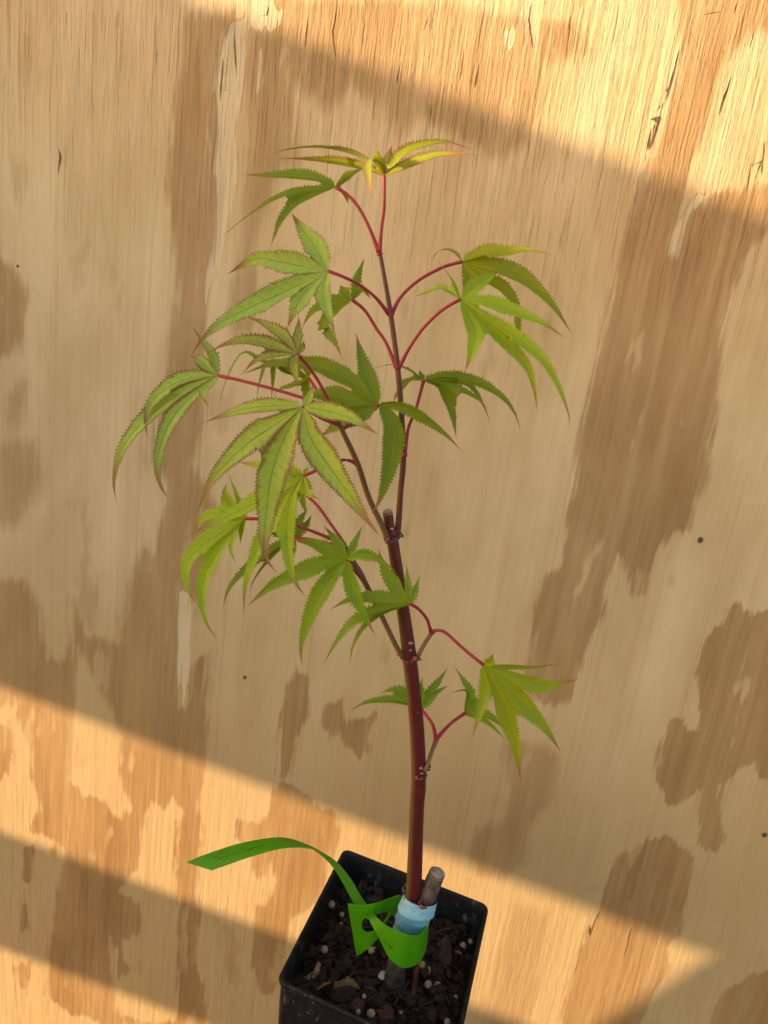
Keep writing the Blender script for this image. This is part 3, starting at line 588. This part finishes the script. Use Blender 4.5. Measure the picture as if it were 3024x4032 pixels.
# ------------------------------------------------------------------ leaves
CAMV = Vector(CAM)
GREEN = (.20, .31, .004); LIME = (.35, .50, .010); PALE = (.36, .53, .095); DEEP = (.135, .225, .002); OLIVE = (.29, .34, .008)
def shape(t):
    if t < .34: x = t/.34; return .52+.48*(x*x*(3-2*x))
    x = (t-.34)/.66; return .95*(1-x)**1.6*(1+.8*x)+.075*(1-x)**.7
def leaf(base, lobes, peti=None, color=GREEN, red=.4, up=.35, curl=0, nrm=None, peti_r=6.4, fold=.46):
    """base (px,py,d); lobes: (points[(px,py)..], tip depth d, width px, roll degrees)"""
    bx, by, bd = base; B = at(bx, by, bd); s = pxm(B)
    toC = (CAMV-B).normalized(); N0 = Vector(nrm).normalized() if nrm else (toC+Vector((0, 0, up))).normalized()
    rnd = random.Random(int(bx*7+by)); data = []
    for pts, dt, wpx, roll in lobes:
        n = len(pts); ctr = [(bx, by, bd)]+[(p[0], p[1], bd+(dt-bd)*((i+1)/n)**1.3) for i, p in enumerate(pts)]
        P = np.array([tuple(at(*c)) for c in ctr]); S, L = crom(P, 60)
        data.append(dict(S=S, L=L, w=1.06*wpx*s/2/max(.3, math.cos(math.radians(roll))), roll=roll, ang=math.atan2(pts[0][1]-by, pts[0][0]-bx), dir=unit(S[10]-S[0])))
    data.sort(key=lambda d: d['ang']); m = len(data)
    gaps = [(data[(i+1) % m]['ang']-data[i]['ang']) % (2*math.pi) for i in range(m)]
    kbig = max(range(m), key=lambda i: gaps[i])
    V, Fc, AT = [], [], []; weld = {}
    ROWSTEP = 21*s/2                     # two rows per tooth
    for i, d in enumerate(data):
        S, L, w = d['S'], d['L'], d['w']
        lim = []
        for j, g in ((i-1, (i-1) % m), (i+1, i)):
            o = data[j % m]; a = math.acos(max(-1, min(1, float(d['dir']@o['dir']))))
            lim.append((math.tan(max(.12, a/2)), True) if (g != kbig and a < 1.25 and m > 1) else (.85, False))
        nt = max(8, int(L/(13.5*s))); rows = 2*nt+1
        fr = np.linspace(0, 1, 60); T = np.gradient(S, axis=0); T /= np.linalg.norm(T, axis=1)[:, None]
        base_i = len(V); tw = rnd.uniform(-.12, .12)
        for r in range(rows):
            # tooth: slow rise to the point, quick fall to the notch
            k, ph = divmod(r, 2); t = min(1.0, (k+(.0 if ph == 0 else .80))/nt) if r < rows-1 else 1.0
            c = np.array([np.interp(t, fr, S[:, q]) for q in range(3)]); tg = Vector([np.interp(t, fr, T[:, q]) for q in range(3)]).normalized()
            N = (N0-tg*N0.dot(tg)); N = N.normalized() if N.length > .12 else (Vector((0, 0, 1))-tg*tg.z).normalized()
            N = Matrix.Rotation(math.radians(d['roll'])+tw*t*3, 3, tg)@N
            sv = N.cross(tg).normalized()
            sl = t*L; wf = w*shape(t); sz = rnd.uniform(.5, 1.35)
            row = []
            for side, (tn, web) in ((0, lim[0]), (1, lim[1])):
                cl = sl*tn; clamp = cl < wf
                amp = min(7.0*s, .36*wf)
                we = min(wf, cl) if clamp else wf+(amp*sz if ph else -amp*.55*sz)
                if t > .999: we = 0
                row.append((we, clamp and web))
            fo = fold*(1-.5*t)
            ripple = .16*math.sin(t*11+i*1.7+bx)*w
            wl_, wr_ = row[0], row[1]
            # side 0 is the neighbour of smaller screen angle
            sgn = 1 if (R3.T@np.array(sv))@np.array([-math.sin(d['ang']), math.cos(d['ang']), 0]) < 0 else -1
            for f_, (we, wb), q in ((1, wl_, 0), (.55, wl_, 0), (0, (0, 0), 0), (.55, wr_, 1), (1, wr_, 1)):
                dirn = sv*(sgn if q == 0 else -sgn)
                fwd = .35*we*(f_ if ph else 0)*0
                p = Vector(c)+dirn*(we*f_*math.cos(fo))+N*(we*f_*math.sin(fo)+ripple*f_*f_*.35)+tg*fwd
                if f_ == 1 and wb: weld.setdefault((i if q else (i-1) % m), []).append((len(V), q, sl))
                V.append(p); AT.append((t, f_*(1 if q else -1), sl))
        for r in range(rows-1):
            for k in range(4):
                a = base_i+r*5+k; Fc.append((a, a+1, a+6, a+5))
    # join neighbouring lobes along the web
    for key, lst in weld.items():
        A = [x for x in lst if x[1] == 1]; Bq = [x for x in lst if x[1] == 0]
        if not A or not Bq: continue
        sa = np.array([x[2] for x in A]); pa = np.array([tuple(V[x[0]]) for x in A]); sb = np.array([x[2] for x in Bq]); pb_ = np.array([tuple(V[x[0]]) for x in Bq])
        na = [Vector([(np.interp(x[2], sb, pb_[:, q])+V[x[0]][q])/2 for q in range(3)]) if x[2] <= sb[-1]*1.02 else None for x in A]
        nb = [Vector([(np.interp(x[2], sa, pa[:, q])+V[x[0]][q])/2 for q in range(3)]) if x[2] <= sa[-1]*1.02 else None for x in Bq]
        for x, p in list(zip(A, na))+list(zip(Bq, nb)):
            if p is not None: V[x[0]] = p
    o = mesh_obj('leaf', V, Fc, LEAF, tree); set_attr(o, 'leaf_co', 'FLOAT_VECTOR', AT)
    o.color = (*color, red)
    if peti:
        P = [at(*p) for p in peti]+[B]; n = len(P)
        pr = [peti_r*(1.45 if k == 0 else 1.0+(.15 if k == n-1 else 0))*pxm(p) for k, p in enumerate(P)]
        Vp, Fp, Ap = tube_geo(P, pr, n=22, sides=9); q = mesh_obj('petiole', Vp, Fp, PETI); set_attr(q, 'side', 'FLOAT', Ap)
        q.parent = o; q.matrix_parent_inverse = Matrix.Translation(tree.location).inverted() @ Matrix.Translation(tree.location) @ Matrix.Translation((0, 0, 0))
    return o
# 1 top leaf in the sun
leaf((1512,690,0), [([(1408,616),(1263,583),(1111,594),(1039,630)],-.6,40,35),([(1429,659),(1263,630),(1086,624)],1.2,22,62),([(1480,622),(1455,645),(1456,710),(1466,782)],-3.6,34,50),
  ([(1530,640),(1540,572)],1.6,55,0),([(1581,608),(1668,572),(1755,561),(1870,592)],.2,46,30),([(1610,645),(1726,608),(1889,610)],-1.0,24,55)],
  [(1494,995,0),(1502,900,0),(1512,825,0),(1513,750,0)], (.26,.33,.004), 1.0, nrm=(.05,-.35,1))
# 2
leaf((1322,737,.3), [([(1248,705),(1162,694),(1060,690),(952,688)],1.2,58,20),([(1205,752),(1089,786),(981,847),(880,927)],-.4,50,25),([(1176,792),(1111,862),(1085,915),(1064,974)],-1.2,50,15),([(1357,700),(1390,680),(1437,659)],2.0,22,45),([(1350,765),(1372,802)],1.5,42,0)],
  [(1492,995,0),(1451,890,.1),(1408,811,.2),(1365,765,.3)], DEEP, .25, nrm=(-.15,-.85,.5))
# 3
leaf((1292,1068,-.8), [([(1234,963),(1191,905),(1144,834)],.2,88,0),([(1191,1050),(1089,1028),(1003,1021),(890,1082)],-.6,92,0),([(1147,1137),(1039,1187),(945,1230),(858,1281),(790,1345),(747,1410)],-2.2,92,5),([(1205,1151),(1162,1216),(1130,1295)],-1.4,100,0),([(1272,1137),(1280,1194),(1299,1252),(1322,1322)],-1.6,62,10)],
  [(1532,1238,0),(1480,1173,-.3),(1415,1122,-.6),(1350,1089,-.8)], PALE, .5, up=.3)
# 4
leaf((1386,1180,.9), [([(1400,1115),(1418,1060),(1437,1012)],1.6,30,40),([(1357,1150),(1338,1122)],1.6,60,0),([(1306,1194),(1234,1223),(1190,1290)],.6,62,20),([(1330,1215),(1282,1280),(1319,1345),(1351,1417)],-.3,62,15),([(1422,1135),(1462,1180)],2,24,40)],
  [(1560,1448,0),(1520,1350,.4),(1483,1296,.6),(1437,1223,.8)], GREEN, .2, nrm=(-.15,-.85,.5))
# 5
leaf((1820,1030,.9), [([(1793,1003),(1760,984),(1722,995),(1702,1027)],1.6,34,25),([(1907,998),(1988,995),(2070,987),(2170,998)],-.4,64,15),([(1934,1046),(2042,1084),(2124,1150),(2194,1226),(2258,1323)],1.6,70,20),([(1907,1094),(1977,1138),(2021,1203),(2037,1280),(2033,1367),(2048,1451)],1.8,66,10),([(1836,1079),(1846,1144),(1840,1260)],1.0,66,10)],
  [(1545,1228,0),(1581,1166,.2),(1646,1106,.5),(1733,1057,.8),(1782,1040,.9)], OLIVE, .3, nrm=(.25,-.7,.75))
# 6
leaf((1812,1179,-.5), [([(1760,1144),(1717,1139),(1633,1168)],.5,48,15),([(1782,1117),(1760,1074),(1722,1027)],.8,24,40),([(1869,1128),(1918,1095),(1977,1063)],.4,62,5),([(1907,1193),(1988,1215),(2070,1247),(2151,1280),(2230,1334)],-1.0,70,10),([(1907,1247),(1988,1300),(2070,1355),(2140,1420),(2189,1500),(2227,1592),(2242,1655),(2237,1693)],-1.6,50,25),([(1923,1285),(2015,1371),(2075,1442),(2102,1523),(2117,1624)],-.6,62,15),([(1850,1253),(1872,1312),(1860,1377),(1828,1475)],-1.0,78,10)],
  [(1570,1450,0),(1608,1377,-.1),(1663,1296,-.3),(1728,1231,-.4),(1771,1201,-.5)], (.33,.47,.016), .22, nrm=(.2,-.75,.7))
# 7
leaf((1668,1499,1.4), [([(1636,1475),(1600,1455),(1540,1437),(1467,1452)],2.4,30,30),([(1620,1497),(1587,1524),(1563,1552),(1549,1585)],1.6,54,10),([(1657,1478),(1653,1455)],1.8,30,0),([(1744,1480),(1825,1491),(1907,1518),(1988,1573),(2032,1638),(2051,1703)],1.0,42,25),([(1744,1513),(1825,1540),(1880,1573),(1925,1612)],.6,44,20),([(1800,1500),(1860,1530),(1905,1600),(1931,1670)],2.2,34,20),([(1728,1518),(1760,1567),(1782,1638),(1798,1730)],1.2,52,10)],
  [(1593,1792,.2),(1608,1687,.7),(1636,1616,1.0),(1657,1540,1.3)], DEEP, .3, nrm=(.15,-.5,.85))
# 8
leaf((857,1478,-.8), [([(836,1403),(805,1352),(753,1285)],-.2,40,20),([(815,1445),(780,1415),(745,1400)],-.6,84,5),([(762,1489),(689,1511),(617,1562),(578,1630),(577,1728)],-1.4,70,10),([(747,1528),(653,1588),(566,1660),(494,1745),(461,1822),(449,1909),(461,1983)],-2.0,76,20),([(760,1560),(687,1634),(643,1721),(620,1822),(631,1909),(675,1980)],-2.6,66,10),([(818,1518),(800,1547),(820,1605)],-2.0,44,10)],
  [(1330,1650,-1.2),(1240,1585,-1.2),(1152,1554,-1.1),(1015,1515,-1.0),(935,1495,-.9)], PALE, .72, up=.45)
# 9
leaf((1172,1395,-1.8), [([(1087,1368),(979,1340),(892,1354),(820,1390)],-2.6,66,8),([(1123,1330),(1051,1280),(961,1243)],-1.4,58,5),([(1172,1323),(1178,1240)],-1.0,42,5),([(1190,1365),(1196,1340)],-1.0,26,5),([(1087,1400),(1015,1420),(953,1471)],-3.2,58,25),([(1156,1431),(1163,1468),(1175,1533)],-3.2,42,10)],
  [(1322,1645,-1.2),(1270,1530,-1.5),(1217,1446,-1.7)], (.38,.42,.05), .88, up=.6)
# 10
leaf((1490,1594,-.5), [([(1398,1511),(1304,1460),(1232,1435),(1080,1431),(950,1475)],1.0,74,10),([(1456,1511),(1427,1417),(1400,1308)],.6,70,8),([(1377,1570),(1268,1556),(1152,1562)],.2,98,5),([(1398,1635),(1326,1675),(1255,1725)],-.2,98,0),([(1557,1594),(1619,1616),(1690,1660),(1760,1714),(1823,1782)],-1.0,40,35),([(1528,1634),(1550,1706),(1543,1793),(1521,1887),(1492,1974),(1456,2032)],-1.6,86,8)],
  [(1345,1690,-1.1),(1400,1660,-.6),(1465,1620,-.4)], DEEP, .15, up=.25)
# 11 behind, under the red-edged leaf
leaf((1215,1490,1.0), [([(1212,1450),(1205,1395)],1.2,46,10),([(1130,1440),(1040,1430),(960,1390),(900,1480),(853,1617)],.8,30,30),([(1120,1460),(1055,1430),(1025,1500),(1010,1575)],1.2,44,10),([(1130,1465),(1085,1420),(1075,1500),(1068,1580)],1.5,40,15),([(1160,1520),(1110,1530),(1075,1560)],1.2,48,10),([(1210,1540),(1200,1600)],1.4,70,0)],
  [(1325,1650,-1.0),(1270,1570,0),(1230,1510,.8)], GREEN, .15, nrm=(-.2,-.6,.8))
# 12 nearest, broad
leaf((1192,1601,-3.6), [([(1087,1598),(993,1605),(906,1627),(793,1668)],-3.6,62,8),([(1073,1680),(979,1745),(892,1825),(827,1905),(772,2020)],-5.0,108,5),([(1128,1706),(1085,1815),(1060,1923),(1045,2060),(1038,2140),(1050,2205),(1096,2262)],-5.4,132,0),([(1222,1721),(1287,1822),(1362,1928),(1430,2025),(1500,2116)],-4.8,116,5),([(1268,1614),(1355,1636),(1427,1672),(1496,1714)],-4.4,76,8),([(1215,1569),(1236,1511)],-3.4,42,10)],
  [(1335,1672,-1.2),(1262,1645,-2.6)], (.42,.53,.07), .70, up=.35)
# 13
leaf((1196,1872,-1.2), [([(1072,1833),(1012,1830),(927,1818)],-.4,58,10),([(1084,1944),(994,1986),(891,2035),(807,2077),(737,2113)],-1.8,80,15),([(1156,1935),(1134,2013),(1129,2110),(1138,2212),(1162,2291),(1211,2360)],-2.6,70,10),([(1118,1971),(1036,2110),(994,2212),(965,2303),(960,2432)],-2.6,64,15),([(1199,1923),(1222,1948),(1259,1965)],-1.8,40,15),([(1208,1850),(1214,1835)],-1,26,0)],
  [(1408,1828,-.8),(1370,1812,-.9),(1331,1815,-1.0),(1270,1838,-1.1),(1235,1857,-1.2)], LIME, .35, up=.3)
# 14
leaf((966,2042,.2), [([(909,2015),(837,2021),(789,2050),(762,2095)],.4,68,10),([(915,1992),(885,1941),(893,1899)],1.0,54,10),([(930,1960),(915,1910),(897,1857)],1.2,24,40),([(891,2088),(813,2137),(746,2203),(731,2273),(752,2345),(789,2387)],-.8,76,10),([(903,2112),(852,2182),(810,2261),(792,2345),(813,2453),(861,2523)],-1.0,62,8),([(925,2096),(909,2152),(927,2222)],-.6,36,15),([(950,2086),(946,2140)],.4,26,30)],
  [(1352,2143,-.4),(1253,2101,-.1),(1180,2074,0),(1102,2050,.1),(1030,2043,.2)], LIME, .12, up=.3)
# 15
leaf((1162,2118,1.2), [([(1178,2055),(1214,1998)],1.8,40,15),([(1198,2080),(1230,2023)],1.8,36,15),([(1084,2098),(1040,2090)],1.6,70,0),([(1096,2152),(1024,2206),(939,2273),(895,2330),(876,2405)],.8,60,15),([(1090,2180),(1030,2245),(990,2310),(982,2358)],1.0,42,25),([(1150,2170),(1120,2240)],1.0,44,10)],
  [(1352,2143,-.4),(1290,2140,.4),(1225,2125,1.0)], DEEP, .12, nrm=(-.15,-.6,.8))
# 16
leaf((1366,2203,-1.2), [([(1289,2164),(1223,2137),(1150,2128)],-.6,60,5),([(1325,2134),(1300,2100),(1273,2069)],-.4,44,5),([(1391,2146),(1410,2105),(1429,2065)],-.5,30,15),([(1416,2182),(1476,2193),(1525,2225),(1566,2258)],-1.6,40,20),([(1283,2218),(1180,2255),(1072,2305),(966,2393)],-1.6,72,5),([(1301,2280),(1241,2378),(1203,2472),(1186,2556),(1191,2628)],-2.2,76,5),([(1376,2273),(1400,2351),(1436,2423),(1479,2507)],-2.0,60,8)],
  [(1425,2275,-.4),(1395,2245,-.7),(1375,2215,-1.0)], (.185,.32,.002), .18, up=.3)
# 17 hidden behind the broad leaf
leaf((1193,1944,1.6), [([(1196,1985),(1210,2030)],1.4,22,20),([(1150,1990),(1110,2060)],1.6,40,10),([(1140,1930),(1060,1950)],2.0,50,10),([(1210,1915),(1205,1870)],2.2,36,10)],
  [(1352,2140,-.4),(1337,2112,-.2),(1301,2062,.4),(1253,1995,1.0),(1215,1958,1.4)], GREEN, .2, nrm=(-.1,-.7,.7))
# 18
leaf((1616,2378,-.9), [([(1548,2300),(1509,2232),(1489,2156)],-.6,68,8),([(1606,2298),(1601,2219)],-.4,32,15),([(1633,2331),(1654,2264)],-.4,28,20),([(1548,2368),(1449,2355),(1369,2365),(1291,2403)],-1.8,66,10),([(1515,2402),(1402,2441),(1330,2519),(1273,2617)],-2.2,52,15),([(1502,2415),(1429,2476),(1389,2548),(1375,2627)],-1.6,32,30)],
  [(1697,2488,0),(1690,2465,-.2),(1681,2438,-.4),(1648,2398,-.7)], (.22,.32,.003), .15, up=.4)
# 19
leaf((1903,2617,-.6), [([(1925,2612),(1943,2573)],-1.0,50,10),([(1999,2622),(2099,2626),(2205,2613)],.4,14,60),([(1992,2650),(2112,2698),(2198,2693),(2284,2672)],-.4,78,5),([(1979,2690),(2065,2784),(2138,2858),(2211,2965)],-.9,92,0),([(1953,2716),(1999,2835),(2032,2941),(2051,3087)],-1.2,80,0),([(1912,2716),(1893,2796),(1857,2908)],-1.6,48,12)],
  [(1705,2489,0),(1720,2482,0),(1754,2491,-.1),(1813,2544,-.3),(1870,2592,-.5)], (.30,.37,.003), .25, up=.2)
# 20
leaf((1830,2809,2.0), [([(1850,2743),(1825,2680),(1787,2623)],2.6,46,10),([(1838,2725),(1764,2729)],2.8,26,20),([(1913,2815),(1966,2849),(1989,2885)],1.8,42,15),([(1913,2838),(1999,2922)],1.4,14,50),([(1875,2768),(1922,2749)],2.6,54,5)],
  [(1720,2908,.4),(1774,2849,1.2)], GREEN, .12, nrm=(.1,-.6,.8))
# 21
leaf((1658,2792,1.8), [([(1600,2768),(1542,2756),(1449,2764),(1369,2803)],2.2,38,15),([(1600,2738),(1548,2716),(1495,2728)],2.6,58,5),([(1655,2716),(1664,2666)],2.6,42,5),([(1701,2716),(1735,2670),(1764,2627)],2.4,40,10),([(1707,2736),(1770,2696)],2.0,34,15)],
  [(1716,2908,.4),(1701,2849,1.1)], (.115,.25,.008), .06, nrm=(-.05,-.65,.75))

# ------------------------------------------------------------------ green slip-on tag
def build_tag():
    o0 = at(1560, 3720, -1.2); root = empty('plant_tag', tuple(o0)); tag(root, 'bright green plastic slip tag looped round the taped graft', 'plant tag')
    def strip(name, st, n=60, m=5, th=.00045):
        A, _ = crom(np.array([tuple(at(*s[0], s[2])) for s in st]), n); Bq, _ = crom(np.array([tuple(at(*s[1], s[3] if len(s) > 3 else s[2])) for s in st]), n)
        V = []; Fc = []
        for i in range(n):
            for k in range(m): V.append(A[i]+(Bq[i]-A[i])*k/(m-1))
        for i in range(n-1):
            for k in range(m-1): Fc.append((i*m+k, i*m+k+1, (i+1)*m+k+1, (i+1)*m+k))
        o = mesh_obj(name, V, Fc, TAG, root, False); md = o.modifiers.new('thick', 'SOLIDIFY'); md.thickness = th; md.offset = 0; return o, A, Bq
    tail, TA, TBq = strip('tail', [((733,3396),(833,3427),1.2,.4),((801,3368),(903,3402),1.2,.3),((936,3324),(974,3377),1.2,.2),((1059,3301),(1080,3346),1.2,.1),((1130,3301),(1143,3337),1.2,0),((1198,3322),(1206,3338),1.2,-.1),((1249,3346),(1247,3352),1.2,0),((1320,3391),(1306,3406),1.2,.3),((1375,3453),(1350,3474),1.1,.5),((1418,3525),(1385,3540),.9,.5),((1458,3580),(1425,3600),.3,.1),((1481,3610),(1452,3620),-.5,-.6)])
    strip('loop', [((1481,3610),(1452,3620),-.5,-.6),((1515,3640),(1495,3697),-1.2,-1.2),((1553,3661),(1531,3766),-1.6,-1.6),((1590,3675),(1565,3800),-1.75,-1.75),((1622,3684),(1597,3810),-1.65,-1.65),((1655,3678),(1640,3796),-1.1,-1.2),((1683,3635),(1668,3760),-.2,-.3),((1689,3600),(1680,3700),.6,.5),((1660,3560),(1655,3660),1.3,1.2),((1610,3538),(1600,3640),1.5,1.4),((1568,3524),(1540,3600),1.3,1.2)], 70, 6)
    # head with its slot
    outer = [(1369,3558),(1405,3562),(1445,3563),(1475,3557),(1503,3549),(1568,3524),(1560,3560),(1540,3600),(1520,3632),(1488,3694),(1452,3733),(1405,3766),(1393,3700),(1381,3630)]
    inner = [(1424,3640),(1428,3622),(1440,3609),(1465,3603),(1490,3598),(1520,3590),(1533,3592),(1528,3605),(1514,3625),(1490,3655),(1470,3667),(1448,3672),(1432,3665),(1425,3652)]
    def dep(p): return .1+1.2*max(0, (p[0]-1470)/100)**1.5
    n = len(outer); V = [at(*p, dep(p)) for p in outer]+[at(*p, dep(p)) for p in inner]
    o = mesh_obj('head', V, [(i, (i+1) % n, n+(i+1) % n, n+i) for i in range(n)], TAG, root, False); md = o.modifiers.new('thick', 'SOLIDIFY'); md.thickness = .00045; md.offset = 0
    # faint pencilled handwriting on the tail (not legible in the photograph)
    rnd = random.Random(5); V, Fc = [], []
    def stroke(pts):
        pr = None
        for u, v in pts:
            i = u*59; a = int(i); f = i-a; P = lambda Q: Q[a]+(Q[min(59, a+1)]-Q[a])*f
            A, Bq = P(TA), P(TBq); c = A+(Bq-A)*v; nn = unit(CAM-c); c = c+nn*.0007; e = unit(Bq-A)*.00022
            V.extend([c-e, c+e]); k = len(V)
            if pr: Fc.append((k-4, k-3, k-1, k-2))
            pr = True
    def word(u0, u1, big):
        n = int((u1-u0)*520); pts = []; 
        for i in range(n+1):
            t = i/n; u = u0+(u1-u0)*t; v = .58+.10*math.sin(i*1.25)+rnd.uniform(-.05, .05)-(.2 if rnd.random() < .07 else 0); pts.append((u+.004*math.cos(i*1.25), v))
        stroke(pts); stroke([(u0-.004, .74), (u0-.008, .32), (u0+.012, .30)]); stroke([(u0-.006, .5), (u0+.010, .48)])
    word(.10, .205, True); word(.225, .315, True); stroke([(.135, .22), (.15, .18), (.16, .24)])
    if V:
        hw = mesh_obj('handwriting', V, Fc, INK); hw.parent = root; hw.matrix_parent_inverse = Matrix.Translation(root.location).inverted()
    V, Fc = [], []
    for p, q in (((1508,3705),(1515,3712)),((1512,3707),(1519,3716)),((1528,3715),(1538,3733)),((1533,3732),(1545,3728))):
        a, b = at(*p, -1.72), at(*q, -1.85); v, f, _ = tube_geo([a, (a+b)/2, b], [.00018]*3, n=4, sides=4); Fc += [tuple(i+len(V) for i in t) for t in f]; V += v
    mk = mesh_obj('ink_mark', V, Fc, INK, root)
build_tag()
